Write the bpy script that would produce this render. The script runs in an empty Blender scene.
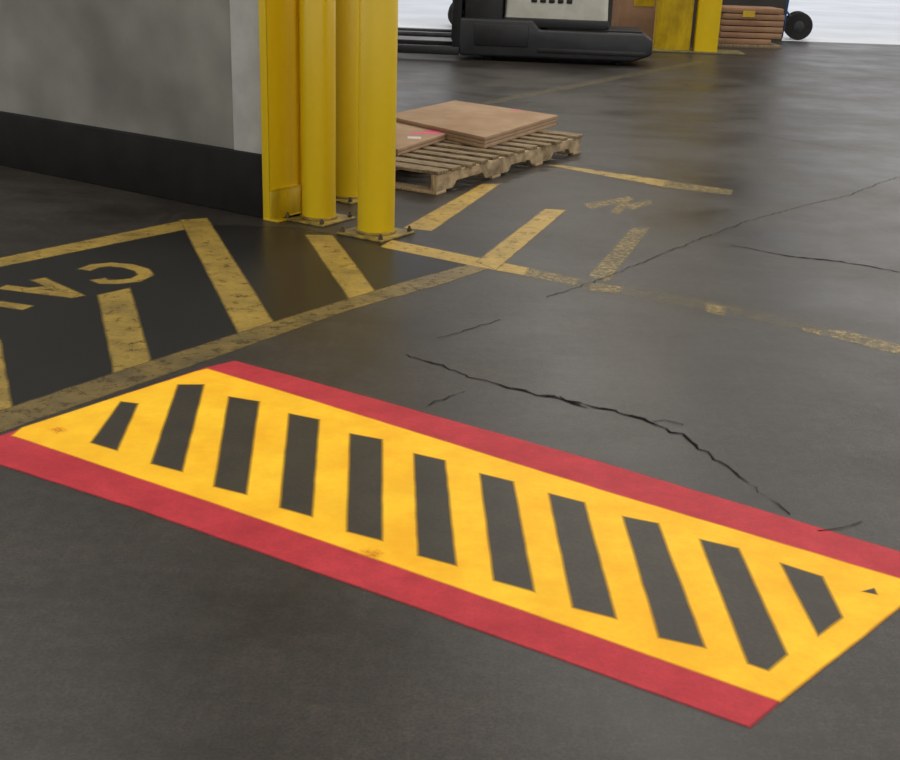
import bpy, bmesh, math, random
from mathutils import Matrix, Vector
from mathutils.geometry import tessellate_polygon
random.seed(4)
def S(s):
    """floor plan coordinates in millimetres, 'x y, x y, ...' -> list of points in metres"""
    return [Vector((float(a.split()[0])/1000,float(a.split()[1])/1000)) for a in s.split(',')]
sc=bpy.context.scene
sc.view_settings.view_transform='Standard'
sc.view_settings.look='None'
col=bpy.context.collection
def lin(c,a=1):
    return tuple([ (x/255/12.92 if x/255<=.04045 else ((x/255+.055)/1.055)**2.4) for x in c]+[a])
def new(name,me,parent=None,mat=None):
    o=bpy.data.objects.new(name,me); col.objects.link(o)
    if parent: o.parent=parent
    if mat and me: me.materials.append(mat)
    return o
def empty(name,loc=(0,0,0),rz=0):
    o=bpy.data.objects.new(name,None); col.objects.link(o); o.location=loc; o.rotation_euler=(0,0,rz); o.empty_display_size=.2
    return o
# ---------- materials
def mat(name,c,c2=None,scale=6,rough=.5,metal=0,detail=6,bump=0,lo=.35,hi=.65,rough2=None,spec=.5,stretch=(1,1,1)):
    m=bpy.data.materials.new(name); m.use_nodes=True; nt=m.node_tree; b=nt.nodes['Principled BSDF']
    b.inputs['Roughness'].default_value=rough; b.inputs['Metallic'].default_value=metal
    b.inputs['Specular IOR Level'].default_value=spec
    tc=nt.nodes.new('ShaderNodeTexCoord'); mp=nt.nodes.new('ShaderNodeMapping'); mp.inputs['Scale'].default_value=stretch
    nt.links.new(tc.outputs['Object'],mp.inputs[0])
    n=nt.nodes.new('ShaderNodeTexNoise'); n.inputs['Scale'].default_value=scale; n.inputs['Detail'].default_value=detail; n.inputs['Roughness'].default_value=.65
    nt.links.new(mp.outputs[0],n.inputs['Vector'])
    r=nt.nodes.new('ShaderNodeValToRGB'); r.color_ramp.elements[0].position=lo; r.color_ramp.elements[1].position=hi
    r.color_ramp.elements[0].color=lin(c); r.color_ramp.elements[1].color=lin(c2 or c)
    nt.links.new(n.outputs['Fac'],r.inputs[0]); nt.links.new(r.outputs[0],b.inputs['Base Color'])
    if rough2 is not None:
        mr=nt.nodes.new('ShaderNodeMapRange'); mr.inputs[1].default_value=.3; mr.inputs[2].default_value=.7; mr.inputs[3].default_value=rough; mr.inputs[4].default_value=rough2
        nt.links.new(n.outputs['Fac'],mr.inputs[0]); nt.links.new(mr.outputs[0],b.inputs['Roughness'])
    if bump:
        bp=nt.nodes.new('ShaderNodeBump'); bp.inputs['Strength'].default_value=bump; bp.inputs['Distance'].default_value=.01
        nt.links.new(n.outputs['Fac'],bp.inputs['Height']); nt.links.new(bp.outputs[0],b.inputs['Normal'])
    return m
def speckle(m,scale,lo,hi,fac=.8,bump=0,stretch=None,p0=.4,p1=.6,rz=.6):
    nt=m.node_tree;b=nt.nodes['Principled BSDF'];tc=nt.nodes['Texture Coordinate']
    n2=nt.nodes.new('ShaderNodeTexNoise');n2.inputs['Scale'].default_value=scale;n2.inputs['Detail'].default_value=6;n2.inputs['Roughness'].default_value=.8
    if stretch:
        mp=nt.nodes.new('ShaderNodeMapping');mp.inputs['Scale'].default_value=stretch;mp.inputs['Rotation'].default_value=(0,0,rz)
        nt.links.new(tc.outputs['Object'],mp.inputs[0]);nt.links.new(mp.outputs[0],n2.inputs['Vector'])
    else: nt.links.new(tc.outputs['Object'],n2.inputs['Vector'])
    mx=nt.nodes.new('ShaderNodeMix');mx.data_type='RGBA';mx.blend_type='MULTIPLY';mx.inputs[0].default_value=fac
    rp=nt.nodes.new('ShaderNodeValToRGB');rp.color_ramp.elements[0].position=p0;rp.color_ramp.elements[1].position=p1
    rp.color_ramp.elements[0].color=(lo,lo,lo,1);rp.color_ramp.elements[1].color=(hi,hi*.985,hi*.96,1)
    nt.links.new(n2.outputs['Fac'],rp.inputs[0])
    src=b.inputs['Base Color'].links[0].from_socket
    nt.links.new(src,mx.inputs[6]);nt.links.new(rp.outputs[0],mx.inputs[7]);nt.links.new(mx.outputs[2],b.inputs['Base Color'])
    if bump:
        bp=nt.nodes.new('ShaderNodeBump');bp.inputs['Strength'].default_value=bump;bp.inputs['Distance'].default_value=.004
        nt.links.new(n2.outputs['Fac'],bp.inputs['Height']);nt.links.new(bp.outputs[0],b.inputs['Normal'])
def paint(name,c,c2,wear=.0,scale=18,rough=.45,opacity=1.0,big=2.5,lo=.3,hi=.7,spec=.5,glow=0,soft=.09):
    """floor paint, or projected light drawn as colour: two-tone, worn away by noise; feathered edges from the 'mask' attribute"""
    m=mat(name,c,c2,scale=big,rough=rough,lo=lo,hi=hi,spec=spec); nt=m.node_tree; b=nt.nodes['Principled BSDF']
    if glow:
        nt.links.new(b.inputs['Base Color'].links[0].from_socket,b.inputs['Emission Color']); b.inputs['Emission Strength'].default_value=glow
    at=nt.nodes.new('ShaderNodeAttribute'); at.attribute_name='mask'
    tc=nt.nodes['Texture Coordinate']
    n=nt.nodes.new('ShaderNodeTexNoise'); n.inputs['Scale'].default_value=scale; n.inputs['Detail'].default_value=8; n.inputs['Roughness'].default_value=.75
    nt.links.new(tc.outputs['Object'],n.inputs['Vector'])
    mr=nt.nodes.new('ShaderNodeMapRange'); mr.inputs[1].default_value=wear-.05; mr.inputs[2].default_value=wear+soft
    mr.inputs[3].default_value=0; mr.inputs[4].default_value=opacity
    nt.links.new(n.outputs['Fac'],mr.inputs[0])
    mu=nt.nodes.new('ShaderNodeMath'); mu.operation='MULTIPLY'
    nt.links.new(mr.outputs[0],mu.inputs[0]); nt.links.new(at.outputs['Fac'],mu.inputs[1])
    nt.links.new(mu.outputs[0],b.inputs['Alpha'])
    return m
# ---------- mesh helpers
def densify(pts,step,jit):
    out=[]
    n=len(pts)
    for i in range(n):
        a=Vector(pts[i]);b=Vector(pts[(i+1)%n]);L=(b-a).length
        k=max(1,int(L/step))
        for j in range(k):
            p=a.lerp(b,j/k)
            if jit and j: p=p+Vector((random.uniform(-jit,jit),random.uniform(-jit,jit)))
            out.append(p)
    return out
def area(p): return sum(p[i].x*p[(i+1)%len(p)].y-p[(i+1)%len(p)].x*p[i].y for i in range(len(p)))/2
def offset(pts,d):
    n=len(pts);o=[]
    for i in range(n):
        a,b,c=pts[i-1],pts[i],pts[(i+1)%n]
        e1=(b-a).normalized();e2=(c-b).normalized()
        n1=Vector((e1.y,-e1.x));n2=Vector((e2.y,-e2.x))
        m=(n1+n2)
        if m.length<1e-3: m=n1
        m.normalize(); k=max(.45,m.dot(n1))
        o.append(b+m*d/k)
    return o
def decal(name,polys,z,mt,parent,feather=.008,step=.06,jit=.002):
    """flat marking lying on the floor, polys = list of outlines in metres"""
    V=[];Fc=[];M=[]
    for pi,pl in enumerate(polys):
        p=[Vector(q) for q in pl]
        if area(p)<0: p.reverse()
        p=densify(p,step,jit); zz=z*.45+pi*.00008
        ins=offset(p,-feather); outs=offset(p,feather)
        s=len(V);n=len(p)
        V+=[(q.x,q.y,zz) for q in ins]+[(q.x,q.y,zz) for q in outs]; M+=[1]*n+[0]*n
        for t in tessellate_polygon([[Vector((q.x,q.y,0)) for q in ins]]):
            a,b,c=[ins[i] for i in t]
            cr=(b-a).cross(c-a)
            Fc.append(tuple(s+i for i in (t if cr>0 else t[::-1])))
        for i in range(n):
            j=(i+1)%n; Fc.append((s+i,s+n+i,s+n+j,s+j))
    me=bpy.data.meshes.new(name); me.from_pydata(V,[],Fc)
    ca=me.color_attributes.new('mask','FLOAT_COLOR','POINT')
    for i,m in enumerate(M): ca.data[i].color=(m,m,m,1)
    return new(name,me,parent,mt)
def stroke(pts,w):
    pts=[Vector(p) for p in pts]; L=[];Rr=[]
    for i,p in enumerate(pts):
        a=pts[max(0,i-1)];b=pts[min(len(pts)-1,i+1)]
        d=(b-a).normalized(); nn=Vector((-d.y,d.x)); ww=w[i] if isinstance(w,list) else w
        L.append(p+nn*ww/2);Rr.append(p-nn*ww/2)
    return L+Rr[::-1]
def crack(pts,w,jit=.010,step=.035):
    q=[]
    for i in range(len(pts)-1):
        a=Vector(pts[i]);b=Vector(pts[i+1]);k=max(1,int((b-a).length/step))
        for j in range(k): q.append(a.lerp(b,j/k)+Vector((random.uniform(-jit,jit),random.uniform(-jit,jit))))
    q.append(Vector(pts[-1]))
    ws=[w*random.uniform(.15,1.6)*(.3+.7*math.sin(math.pi*(i+.5)/len(q))**.5) for i in range(len(q))]
    return stroke(q,ws)
class B:
    """part builder: collects bevelled boxes / cylinders in one mesh"""
    def __init__(s): s.bm=bmesh.new()
    def box(s,x0,x1,y0,y1,z0,z1,bev=.0,rot=None,seg=2):
        b=bmesh.new(); bmesh.ops.create_cube(b,size=1)
        for v in b.verts: v.co=Vector(((x0+x1)/2+v.co.x*(x1-x0),(y0+y1)/2+v.co.y*(y1-y0),(z0+z1)/2+v.co.z*(z1-z0)))
        if bev: bmesh.ops.bevel(b,geom=b.edges[:],offset=bev,segments=seg,affect='EDGES',profile=.5)
        if rot: bmesh.ops.transform(b,matrix=rot,verts=b.verts)
        s.merge(b); return s
    def cyl(s,c,r,h,axis='Z',seg=32,bev=0,r2=None,rot=None):
        b=bmesh.new(); bmesh.ops.create_cone(b,cap_ends=True,segments=seg,radius1=r,radius2=r if r2 is None else r2,depth=h)
        if bev: bmesh.ops.bevel(b,geom=[e for e in b.edges if len(e.link_faces)==2 and any(len(f.verts)>4 for f in e.link_faces)],offset=bev,segments=3,affect='EDGES',profile=.5)
        m=Matrix.Identity(4)
        if axis=='X': m=Matrix.Rotation(math.pi/2,4,'Y')
        if axis=='Y': m=Matrix.Rotation(math.pi/2,4,'X')
        bmesh.ops.transform(b,matrix=Matrix.Translation(c)@m,verts=b.verts)
        if rot: bmesh.ops.transform(b,matrix=rot,verts=b.verts)
        s.merge(b); return s
    def tube(s,pts,r,seg=10):
        for a,b_ in zip(pts[:-1],pts[1:]):
            a=Vector(a);b_=Vector(b_);d=b_-a
            b=bmesh.new(); bmesh.ops.create_cone(b,cap_ends=True,segments=seg,radius1=r,radius2=r,depth=d.length+r*.6)
            q=Vector((0,0,1)).rotation_difference(d.normalized()).to_matrix().to_4x4()
            bmesh.ops.transform(b,matrix=Matrix.Translation((a+b_)/2)@q,verts=b.verts); s.merge(b)
        return s
    def prism(s,prof,y0,y1,bev=0):
        b=bmesh.new(); vs=[b.verts.new((x,y0,z)) for x,z in prof]; f=b.faces.new(vs)
        r=bmesh.ops.extrude_face_region(b,geom=[f]); 
        for v in [g for g in r['geom'] if isinstance(g,bmesh.types.BMVert)]: v.co.y=y1
        bmesh.ops.recalc_face_normals(b,faces=b.faces)
        if bev: bmesh.ops.bevel(b,geom=b.edges[:],offset=bev,segments=3,affect='EDGES',profile=.5)
        s.merge(b); return s
    def slab(s,pts,z0,z1,bev=0):
        b=bmesh.new(); vs=[b.verts.new((p[0],p[1],z0)) for p in pts]; f=b.faces.new(vs)
        r=bmesh.ops.extrude_face_region(b,geom=[f])
        for v in [g for g in r['geom'] if isinstance(g,bmesh.types.BMVert)]: v.co.z=z1
        bmesh.ops.recalc_face_normals(b,faces=b.faces)
        if bev: bmesh.ops.bevel(b,geom=b.edges[:],offset=bev,segments=2,affect='EDGES',profile=.5)
        s.merge(b); return s
    def merge(s,b):
        me=bpy.data.meshes.new('t'); b.to_mesh(me); b.free(); s.bm.from_mesh(me); bpy.data.meshes.remove(me)
    def done(s,name,mt,parent=None,smooth=True):
        me=bpy.data.meshes.new(name); s.bm.to_mesh(me); s.bm.free()
        o=new(name,me,parent,mt)
        if smooth:
            for p in me.polygons: p.use_smooth=True
            me.set_sharp_from_angle(angle=math.radians(35))
        return o

E1=Vector((.835,-.55)).normalized(); ANG=math.atan2(E1.y,E1.x)
# =============== FLOOR
fm=mat('floor_concrete',(33,30,27),(58,53,47),scale=.9,rough=.3,rough2=.54,lo=.33,hi=.68,detail=12,spec=.5)
speckle(fm,22,.72,1.3,fac=.9)
speckle(fm,110,.55,1.6,fac=.9,bump=.12)
speckle(fm,1.6,.82,1.22,fac=.8,stretch=(1,3,1),rz=-.55)
speckle(fm,5,.9,1.3,fac=.7,stretch=(6,.5,1),rz=.6,p0=.52,p1=.68)
YB=22.9
B().box(-14,26,-6,YB,-.1,0).done('floor',fm,smooth=False)
apron=mat('apron_concrete',(206,208,212),(236,238,242),scale=.35,rough=.6,lo=.3,hi=.7)
B().box(-14,44,YB,64,-.12,-.004).done('ground_outside',apron,smooth=False)
cm=mat('ceiling_steel',(70,70,68),(85,85,82),scale=2,rough=.8)
B().box(-14,26,-6,YB+.3,6,6.1).done('ceiling',cm,smooth=False)
wm=mat('back_wall_block',(40,38,35),(52,49,45),scale=2,rough=.8)
def wallseg(bl,x0,x1,z0=0,z1=6): bl.box(x0,x1,YB,YB+.25,z0,z1)
bl=B(); wallseg(bl,-14,-3.4); wallseg(bl,.2,5.95); wallseg(bl,18,26); wallseg(bl,-3.4,.2,4.2,6); wallseg(bl,5.95,18,4.6,6)
bl.done('wall_back',wm,smooth=False)

# =============== FLOOR MARKINGS
mk=empty('walkway_floor_marking')
y_mid=paint('line_paint_mid',(130,108,50),(188,156,66),wear=.33,scale=14,big=5,soft=.14)
y_dull=paint('line_paint_dull',(90,78,48),(142,119,60),wear=.34,scale=16,big=6,soft=.16)
y_brt=paint('line_paint_bright',(160,130,50),(206,170,70),wear=.31,scale=14,big=6,soft=.16)
y_worn=paint('line_paint_worn',(124,110,66),(174,150,90),wear=.42,scale=28,big=6,soft=.18)
y_gone=paint('line_paint_faded',(112,102,72),(152,137,92),wear=.46,scale=14,big=6,opacity=.6,soft=.2)
for m_ in (y_mid,y_dull,y_brt,y_worn): speckle(m_,45,.8,1.1)
dark=paint('dark_floor_coat',(34,34,33),(42,41,39),wear=.2,scale=3,big=3,rough=.32,opacity=.75)
decal('dark_coat',[S('-2318 5593,-1526 6543,-876 6543,82 5881,-726 4750,-1503 3652,-1593 3540')],.0008,dark,mk,feather=.03)
decal('border_line_rear',[S('-2444 5426,-2252 5680,-1548 6642,-1483 6426,-2191 5515,-2374 5258')],.0013,y_mid,mk)
decal('diagonal_1',[S('-1575 6637,-1436 6711,-748 4761,-868 4599')],.0017,y_mid,mk)
decal('diagonal_2',[S('-827 6381,-675 6404,-334 5215,-455 5121')],.0015,y_mid,mk)
decal('diagonal_3',[S('-1599 5107,-1489 5236,-1134 4218,-1233 4065')],.0015,y_mid,mk)
decal('diagonal_4',[S('-1835 4379,-1796 4445,-1496 3743,-1549 3701')],.0015,y_mid,mk)
decal('border_line_front',[S('-1649 3518,-1526 3712,-1235 4141,-738 4833,-256 5479,123 5927,193 5817,-64 5469,-454 5013,-960 4259,-1325 3722,-1457 3527,-1575 3341')],.0020,y_dull,mk)
decal('branch_line_1',[S('113 5926,554 7282,685 7274,212 5781')],.0028,y_brt,mk)
decal('branch_line_2',[S('-399 6170,-345 6336,155 5993,387 5843,359 5686,122 5827')],.0023,y_brt,mk)
decal('branch_line_3',[S('377 5842,626 5666,594 5535,349 5685')],.0025,y_worn,mk)
decal('rear_diagonal',[S('-299 6632,171 8021,295 8043,-132 6583')],.0015,y_brt,mk)
decal('worn_diagonal',[S('671 5727,1038 6837,1146 6853,760 5628')],.0015,y_worn,mk)
decal('worn_fragments',[S('809 7474,1119 7747,1135 7622,840 7329'),S('957 7261,1137 7783,1164 7690,997 7182'),S('1079 7489,1267 7676,1268 7551,1105 7343')],.0017,y_worn,mk)
decal('rear_line',[S('661 8845,767 8866,1511 8373,1432 8141')],.0015,y_mid,mk)
decal('rear_line_worn',[S('1482 8368,1905 8120,1853 7940,1418 8139')],.0018,y_worn,mk)
decal('faded_line',[S('606 5663,1254 5345,1670 4995,1623 4863,1198 5179,593 5517')],.0012,y_gone,mk)
decal('faded_line_end',[S('1652 4964,1748 4960,1937 4750,1890 4617,1632 4864'),S('659 5597,819 5546,796 5439,654 5455'),S('1179 5319,1266 5265,1224 5105,1160 5174'),S('1537 4994,1621 4946,1595 4887,1535 4936')],.0018,y_worn,mk)
decal('far_line',[S('209 12401,3554 18203,3525 17732,267 12179')],.0015,y_gone,mk,feather=.02)
Cc=S('-1785 5514,-1755 5593,-1692 5630,-1599 5614,-1514 5550,-1473 5464,-1497 5372,-1569 5328,-1633 5319,-1674 5366')
decal('letter_c',[stroke(Cc,.075)],.0017,y_mid,mk,step=.2,jit=0)
decal('letter_a',[stroke(S('-1945 5331,-1676 5066'),.07),stroke(S('-2059 5180,-1690 5080'),.07),stroke(S('-1954 5144,-1831 5209'),.05)],.0017,y_mid,mk,step=.2,jit=0)
decal('letter_u',[stroke(S('-2072 4955,-1835 4878'),.07)],.0017,y_mid,mk,step=.2,jit=0)

# =============== HAZARD SIGN PROJECTED ON FLOOR (its light drawn as glowing colour)
hs=empty('hazard_floor_sign')
red=paint('red_projected_light',(184,44,56),(206,60,70),wear=.24,scale=30,big=5,rough=.6,spec=.3,glow=.04)  # projector's red light put into the colour, with faint emission
yel=paint('yellow_projected_light',(255,184,16),(255,204,38),wear=.2,scale=30,big=3,rough=.6,spec=.3,glow=.18)  # projector's yellow light put into the colour, emission lifts it
blk=paint('stripe_gap',(44,39,28),(60,53,39),wear=.2,scale=30,big=6,rough=.5)
speckle(yel,6,.86,1.04,fac=.8); speckle(red,12,.86,1.08,fac=.8); speckle(red,90,.9,1.07,fac=.8); speckle(blk,80,.7,1.3)
decal('red_border',[S('-1536 3383,-1448 3503,-930 4205,-833 4295,-519 4105,489 3463,1265 2924,1380 2854,1163 2628,752 2205,664 2108,-105 2568,-903 3034,-1368 3284')],.0031,red,hs,feather=.006,jit=.0015)
decal('yellow_field',[S('-1411 3506,-1402 3574,-958 4158,-920 4195,-496 3914,467 3255,1213 2772,1259 2739,1163 2628,752 2205,380 2436,-114 2738,-716 3100,-1371 3485')],.0037,yel,hs,feather=.006,jit=.001)
K=['-1145 3472,-1147 3832,-1084 3819,-1046 3418','-989 4016,-897 4026,-809 3279,-916 3329','-785 3915,-671 3878,-588 3137,-692 3183',
'-551 3776,-442 3731,-379 3011,-477 3060','-326 3619,-217 3579,-171 2883,-271 2928','-107 3475,-7 3429,33 2759,-69 2806',
'103 3340,204 3290,233 2639,132 2688','309 3215,410 3162,428 2524,326 2568','515 3079,611 3043,625 2409,522 2445',
'715 2954,812 2909,815 2392,754 2323,714 2348','911 2832,1004 2768,997 2566,913 2479','1088 2697,1125 2715,1123 2684']
for i,k in enumerate(K): decal('stripe_%d'%(i+1),[S(k)],.0044,blk,hs,feather=.007 if i<11 else .004,jit=.001)
dirt=paint('dirt_spot',(190,126,22),(214,146,24),wear=.42,scale=25,rough=.7,opacity=.7,soft=.2)
decal('dirt_spots',[S('-221 2823,-187 2836,-164 2810,-180 2782,-208 2790'),S('-1307 3565,-1283 3593,-1253 3562,-1274 3535')],.0050,dirt,hs,feather=.010,step=.03,jit=.003)

# =============== CRACKS
ck=paint('crack_dark',(14,13,12),(22,20,18),wear=.36,scale=12,rough=.95,spec=.05,opacity=.9)
cf=paint('crack_faint',(24,22,20),(32,30,27),wear=.43,scale=10,rough=.9,spec=.1,opacity=.6)
cr=empty('floor_crack')
C1=['-182 4435,-41 4331,75 4197,187 4133,295 4050,403 4020,506 3951,607 3902,702 3818,788 3710,847 3573,919 3378','1543 6496,1775 6303,2070 6194,2204 6108,2354 6007','403 4020,440 3960,490 3925']
C2=['2234 7619,2702 8087,3071 8583,3438 9005','-48 4664,78 4800,210 4943','430 5310,724 5660,1106 6209,1763 7108,2234 7619','1396 11948,2264 11272,2980 10428,3662 9756','-68 3906,56 4047','1072 3028,1153 3059,1215 3101','919 3378,1013 3130','702 3818,760 3830,815 3800']
decal('open_cracks',[crack(S(c),.013,jit=.012,step=.028) for c in C1],.0054,ck,cr,feather=.0035,step=9,jit=0)
decal('hairline_cracks',[crack(S(c),.008) for c in C2],.0054,cf,cr,feather=.004,step=9,jit=0)

# =============== LEFT WALL (local frame: x along wall, origin at its right front foot)
W0=Vector((-1.100,6.735))
wall_m=mat('wall_panel',(112,110,101),(164,161,151),scale=.8,rough=.75,detail=3,lo=.3,hi=.7,spec=.25)
speckle(wall_m,3,.9,1.05,fac=.6)
wb=mat('wall_end_panel',(182,180,172),(198,196,188),scale=5,rough=.6,spec=.3)
kb=mat('kick_board',(26,24,21),(36,33,30),scale=5,rough=.7,spec=.2)
def place(o): o.location=(W0.x,W0.y,0); o.rotation_euler=(0,0,ANG); return o
place(B().box(-8,-.0,.05,.26,0,4).done('wall_left',wall_m,smooth=False))
place(B().box(-.27,-.0,.035,.05,.34,4,bev=.003).done('trim_1',wb))
place(B().box(-8,0,0,.05,0,.365,bev=.006).done('baseboard_left',kb))
yp=mat('yellow_enamel',(222,184,18),(236,200,28),scale=2,rough=.28,stretch=(1,1,.4),lo=.3,hi=.7)
yp2=mat('yellow_enamel_worn',(160,130,14),(214,180,26),scale=4,rough=.35,stretch=(1,1,.4))
j=empty('steel_door_jamb',(W0.x,W0.y,0),ANG)
B().box(.04,.05,-.02,.28,0,4,bev=.002).box(.0,.05,-.022,-.01,0.0,4,bev=.002).box(.05,.075,.25,.28,0,4,bev=.003).done('channel',yp,j)
B().box(.05,.062,-.02,.25,0.0,.17,bev=.003).box(.05,.064,-.01,.25,.17,.178).done('kick_plate',yp2,j)
B().box(.01,.12,-.03,.30,0,.012,bev=.003).done('base_plate',yp2,j)
# =============== BOLLARDS
rub=mat('bolt_steel',(70,62,50),(110,100,80),scale=20,rough=.5,metal=.6)
dirty=mat('base_plate_dirty',(88,76,40),(170,142,50),scale=12,rough=.6)
def bollard(x,y,r,plate_rot=ANG):
    f=Vector((x,y)); c=f+f.normalized()*r
    e=empty('bollard',(c.x,c.y,0),plate_rot)
    B().cyl((0,0,.95),r,1.9,seg=64,bev=.02).done('post',yp,e)
    B().cyl((0,0,.02),r+.010,.016,seg=48,bev=.004).done('weld',dirty,e)
    s=r+.055
    B().box(-s,s,-s,s,0,.012,bev=.004).done('base_plate',dirty,e)
    q=B()
    for sx in(-1,1):
        for sy in(-1,1):
            q.cyl((sx*(s-.025),sy*(s-.025),.02),.013,.016,seg=6); q.cyl((sx*(s-.025),sy*(s-.025),.03),.007,.024,seg=10)
    q.done('anchor_bolts',rub,e)
bollard(-.785,6.684,.098); bollard(-.683,7.315,.098); bollard(-.435,6.369,.103)

# =============== PALLET
wood=mat('pallet_wood',(132,110,80),(202,178,138),scale=9,rough=.75,stretch=(1,8,1),bump=.3)
woodd=mat('pallet_wood_dark',(88,74,54),(160,138,104),scale=9,rough=.8,stretch=(8,1,1),bump=.3)
card=mat('cardboard',(152,124,96),(172,144,116),scale=3,rough=.85,spec=.2)
carde=mat('cardboard_edge',(100,78,58),(126,98,74),scale=30,rough=.9,stretch=(1,1,6))
c0=Vector((-.133,7.596)); c1=Vector((.969,9.441))
pd=(c1-c0); pa=math.atan2(pd.y,pd.x); PL=pd.length; PW=1.02; PH=.15
pe=empty('wooden_pallet',(c0.x,c0.y,0),pa)
q=B()
for k in range(3):
    y0=[0,PW/2-.019,PW-.038][k]
    N=PL
    prof=[(0,.018),(N*.10,.018),(N*.12,.06),(N*.28,.06),(N*.30,.018),(N*.45,.018),(N*.47,.06),(N*.6,.06),(N*.62,.018),(N*.76,.018),(N*.78,.06),(N*.9,.06),(N*.92,.018),(N,.018),(N,PH-.022),(0,PH-.022)]
    q.prism(prof,y0,y0+.042,bev=.002)
q.done('stringers',wood,pe)
q=B()
nb=12
for k in range(nb):
    w=random.choice([.09,.1,.12]) if k not in(0,nb-1) else .135
    x=k*(PL-.135)/(nb-1)
    rz=Matrix.Rotation(random.uniform(-.02,.02),4,'Z')
    q.box(x,x+w,-.012+random.uniform(-.02,.012),PW+.01,PH-.021,PH,bev=.002,rot=rz)
q.done('deck_boards',woodd,pe)
q=B()
for k in (0,.36,.68,1):
    x=k*(PL-.12); q.box(x,x+.12,-.005,PW+.005,0,.018,bev=.002)
q.done('bottom_boards',wood,pe)
def sheets(name,pts,z0,z1,layers):
    c=sum(pts,Vector((0,0)))/4
    e=empty(name,(c.x,c.y,0)); loc=[p-c for p in pts]; h=(z1-z0)/layers
    q=B()
    for k in range(layers):
        s=1-.006*((layers-1-k)%2)
        q.slab([p*s for p in loc],z0+k*h,z0+(k+1)*h-.002,bev=.003)
    q.done('sheets',card,e)
    q=B(); q.slab([p*.985 for p in loc],z0+.001,z1-.006); q.done('core',carde,e)
    return e,loc
e1,l1=sheets('flat_cardboard_box',S('-588 9506,-42 10598,810 9859,190 8561'),PH+.001,PH+.085,3)
e2,l2=sheets('flat_cardboard_box',S('-842 8842,-478 9394,-43 9026,-411 8125'),PH+.001,PH+.05,2)
pk=mat('pink_marker',(225,60,120),(240,90,150),scale=9,rough=.6)
def lp(l,u,v): return l[0]*(1-u)*(1-v)+l[1]*(1-u)*v+l[2]*u*v+l[3]*u*(1-v)
def marks(l,ls,z,e,w=.028):
    q=B()
    for i,(a,b_) in enumerate(ls):
        A=lp(l,*a);Bb=lp(l,*b_);d=(Bb-A).normalized();n=Vector((-d.y,d.x))*w
        q.slab([A-n,Bb-n,Bb+n,A+n],z-.0018,z-.0005+i*.0003)
    q.done('marker_lines',pk,e)
marks(l2,[((.62,.60),(.96,.84)),((.66,.82),(.9,.92))],PH+.05,e2)
marks(l1,[((.6,.93),(.66,.97))],PH+.085,e1,.02)
labm=mat('paper_label',(196,180,176),(214,200,196),scale=9,rough=.7)
A=lp(l2,.74,.42);B_=lp(l2,.88,.52);n=(B_-A).normalized();nn=Vector((-n.y,n.x))*.05
q=B();q.slab([A-nn,B_-nn,B_+nn,A+nn],PH+.0482,PH+.0490);q.done('label',labm,e2)

# =============== FORKLIFT (stand-up rider)
blackm=mat('truck_black',(20,20,21),(32,32,33),scale=8,rough=.45)
skirt=mat('truck_skirt',(30,31,33),(42,43,45),scale=5,rough=.5)
white=mat('truck_cream',(186,184,172),(204,202,190),scale=4,rough=.4)
rubber=mat('rubber',(14,14,14),(26,26,26),scale=20,rough=.85)
chrome=mat('fork_steel',(40,40,42),(66,66,68),scale=8,rough=.4,metal=.5)
fk=empty('forklift',(1.062,16.846,0),math.radians(-4))
B().prism([(-1.1,.06),(1.3,.06),(1.55,.16),(1.55,.36),(1.42,.44),(.0,.44),(-.1,.56),(-1.1,.56)],0.0,1.05,bev=.035).done('chassis',skirt,fk)
B().box(-.02,1.46,-.012,.3,.14,.2,bev=.01).box(.1,1.4,.1,.95,.435,.47,bev=.015).box(-.9,-.15,-.015,.1,.2,.5,bev=.02).done('platform_mat',blackm,fk)
B().prism([(-.5,.5),(.85,.5),(.92,.56),(.88,1.5),(.6,1.75),(-.42,1.75)],.1,.95,bev=.05).done('power_unit',white,fk)
B().prism([(-.5,.46),(.88,.46),(.95,.50),(.92,.585),(-.5,.585)],.08,.97,bev=.015).done('lower_cowl',blackm,fk)
q=B()
for k in range(5): q.box(-.14+k*.12,-.06+k*.12,.085,.11,.79,.87,bev=.012)
q.box(-.45,.85,.085,.11,.93,1.2,bev=.01)
q.done('badges',blackm,fk)
B().box(-1.2,-1.08,.02,.12,.1,3.2,bev=.01).box(-1.2,-1.08,.9,1.0,.1,3.2,bev=.01).box(-1.18,-1.1,.1,.95,.5,.62,bev=.01).box(-1.18,-1.1,.1,.95,2.9,3.0,bev=.01).box(-1.05,-.52,.05,1.0,.1,1.5,bev=.04).done('mast',blackm,fk)
B().box(-2.7,-1.15,.1,.27,.28,.34,bev=.02).box(-2.7,-1.15,.75,.92,.28,.34,bev=.02).box(-1.22,-1.16,.1,.92,.25,.8,bev=.01).done('forks',chrome,fk)
B().box(-2.3,-1.1,.0,.14,.06,.17,bev=.02).box(-2.3,-1.1,.9,1.04,.06,.17,bev=.02).done('outriggers',blackm,fk)
q=B()
for x,y in ((-2.2,.07),(-2.2,.97),(-.7,.2),(-.7,.85),(1.1,.2),(1.1,.85)): q.cyl((x,y,.08),.08,.1,axis='Y',bev=.01)
q.done('wheels',rubber,fk)
B().tube([(.75,.3,1.7),(.75,.3,2.2),(-.4,.3,2.25),(-.4,.3,1.7)],.03).tube([(.75,.8,1.7),(.75,.8,2.2),(-.4,.8,2.25),(-.4,.8,1.7)],.03).done('overhead_guard',blackm,fk)
def wheel(q,c,r,w,axis='Y'): q.cyl(c,r,w,axis=axis,seg=40,bev=w*.3)
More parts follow.
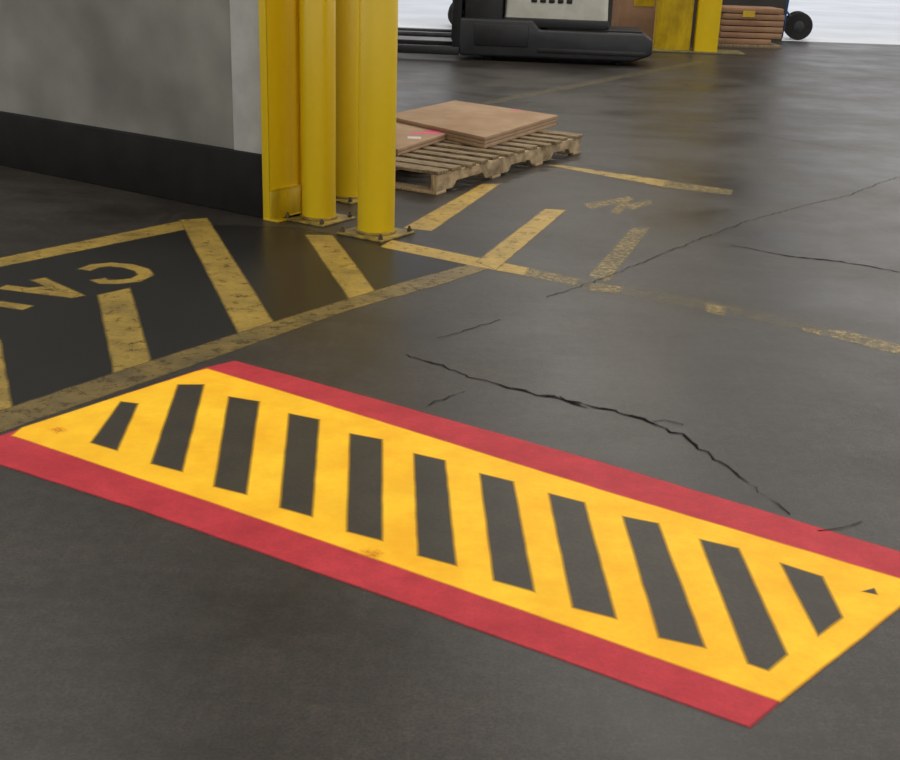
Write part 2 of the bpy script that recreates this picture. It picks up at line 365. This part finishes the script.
# =============== FAR YELLOW COLUMN
sp=empty('steel_column',(3.069,19.542,0),math.radians(-3))
B().box(0,.56,0,.03,0,5.95,bev=.004).box(0,.56,.3,.33,0,5.95,bev=.004).box(.26,.30,.03,.3,0,5.95).box(.0,.03,.03,.3,0,5.95).done('beam',yp2,sp)
B().box(.62,.98,-.12,.2,0,5.95,bev=.03).done('guard_post',yp,sp)
B().box(-.05,1.4,-.22,.42,0,.03,bev=.008).done('base_plate',mat('plate_dirty',(92,84,52),(128,116,66),scale=6,rough=.6),sp)
# =============== CARDBOARD STACK + HAND TRUCK
st=empty('cardboard_stack',(4.312,20.813,0),math.radians(2))
card2=mat('cardboard_far',(136,104,80),(160,126,98),scale=2,rough=.85,spec=.2)
q=B()
for k in range(6):
    dx=random.uniform(-.03,.03); q.box(.05+dx,1.1+dx-(.14 if k==0 else 0),.02,.8,.06+k*.1,.06+k*.1+.088,bev=.012)
q.done('cartons',card2,st)
B().box(.02,1.12,0,.8,0,.055,bev=.004).done('slip_pallet',woodd,st)
B().box(.4,.6,.002,.02,.50,.60).done('label',yp2,st)
blue=mat('hand_truck_blue',(30,62,110),(42,80,135),scale=5,rough=.4)
ht=empty('hand_truck',(6.317,23.209,0),math.radians(-10))
q=B();wheel(q,(0,0,.25),.25,.1);wheel(q,(0,.5,.25),.25,.1);q.done('tires',rubber,ht)
B().cyl((0,0,.25),.1,.115,axis='Y',bev=.01).cyl((0,.5,.25),.1,.11,axis='Y',bev=.01).cyl((0,.25,.25),.015,.6,axis='Y').done('hubs',chrome,ht)
B().tube([(-.28,.08,.03),(-.22,.08,1.3),(-.12,.25,1.42),(-.22,.42,1.3),(-.28,.42,.03)],.025).tube([(-.25,.08,.35),(-.25,.42,.35)],.015).tube([(-.22,.08,.8),(-.22,.42,.8)],.015).tube([(0,.05,.25),(-.24,.08,.5)],.015).tube([(0,.45,.25),(-.24,.42,.5)],.015).done('frame',blue,ht)
# background
kb2=empty('cardboard_box',(2.602,20.706,0),.1)
B().box(0,.75,0,.5,0,.95,bev=.01).done('carton',card2,kb2)
B().box(.25,.6,-.006,.0,.62,.82).box(.34,.40,-.006,.505,.951,.956).done('label',yp2,kb2)
kt=empty('utility_cart',(-.043,23.272,0),0)
q=B();wheel(q,(0,0,.24),.24,.14);wheel(q,(0,.8,.24),.24,.14);wheel(q,(1.2,0,.24),.24,.14);wheel(q,(1.2,.8,.24),.24,.14);q.done('tires',rubber,kt)
B().box(-.1,1.5,.0,.8,.5,.62,bev=.02).cyl((0,.4,.24),.03,.9,axis='Y').cyl((1.2,.4,.24),.03,.9,axis='Y').box(-.03,.03,.1,.7,.2,.52).box(1.17,1.23,.1,.7,.2,.52).tube([(1.45,.05,.6),(1.5,.05,1.2),(1.5,.75,1.2),(1.45,.75,.6)],.02).done('bed',blackm,kt)
# =============== LIGHTS
w=bpy.data.worlds.new('World');sc.world=w;w.use_nodes=True
w.node_tree.nodes['Background'].inputs[0].default_value=(.95,.97,1,1);w.node_tree.nodes['Background'].inputs[1].default_value=1.0
def lamp(x,y,p,sx=3.0,sy=1.0):
    l=bpy.data.lights.new('high_bay_light','AREA');l.shape='RECTANGLE';l.size=sx;l.size_y=sy;l.energy=p;l.color=(1,.955,.89)
    o=bpy.data.objects.new('high_bay_light',l);col.objects.link(o);o.location=(x,y,5.9)
for x in(-4,2,8):
    for y,p in((-3,75),(2,85),(8,130),(14,150),(20,160)): lamp(x,y,p*(1.35 if x==8 else 1))
# =============== CAMERA (hand-held at 1.55 m, pitched 20.4 deg down, rolled 2 deg)
cd=bpy.data.cameras.new('camera');cd.lens=47.28;cd.sensor_width=36;cd.clip_start=.05;cd.clip_end=200
co=bpy.data.objects.new('camera',cd);col.objects.link(co)
co.matrix_world=Matrix.Translation((0,0,1.55))@Matrix.Rotation(math.radians(69.6),4,'X')@Matrix.Rotation(math.radians(2.0),4,'Z');sc.camera=co
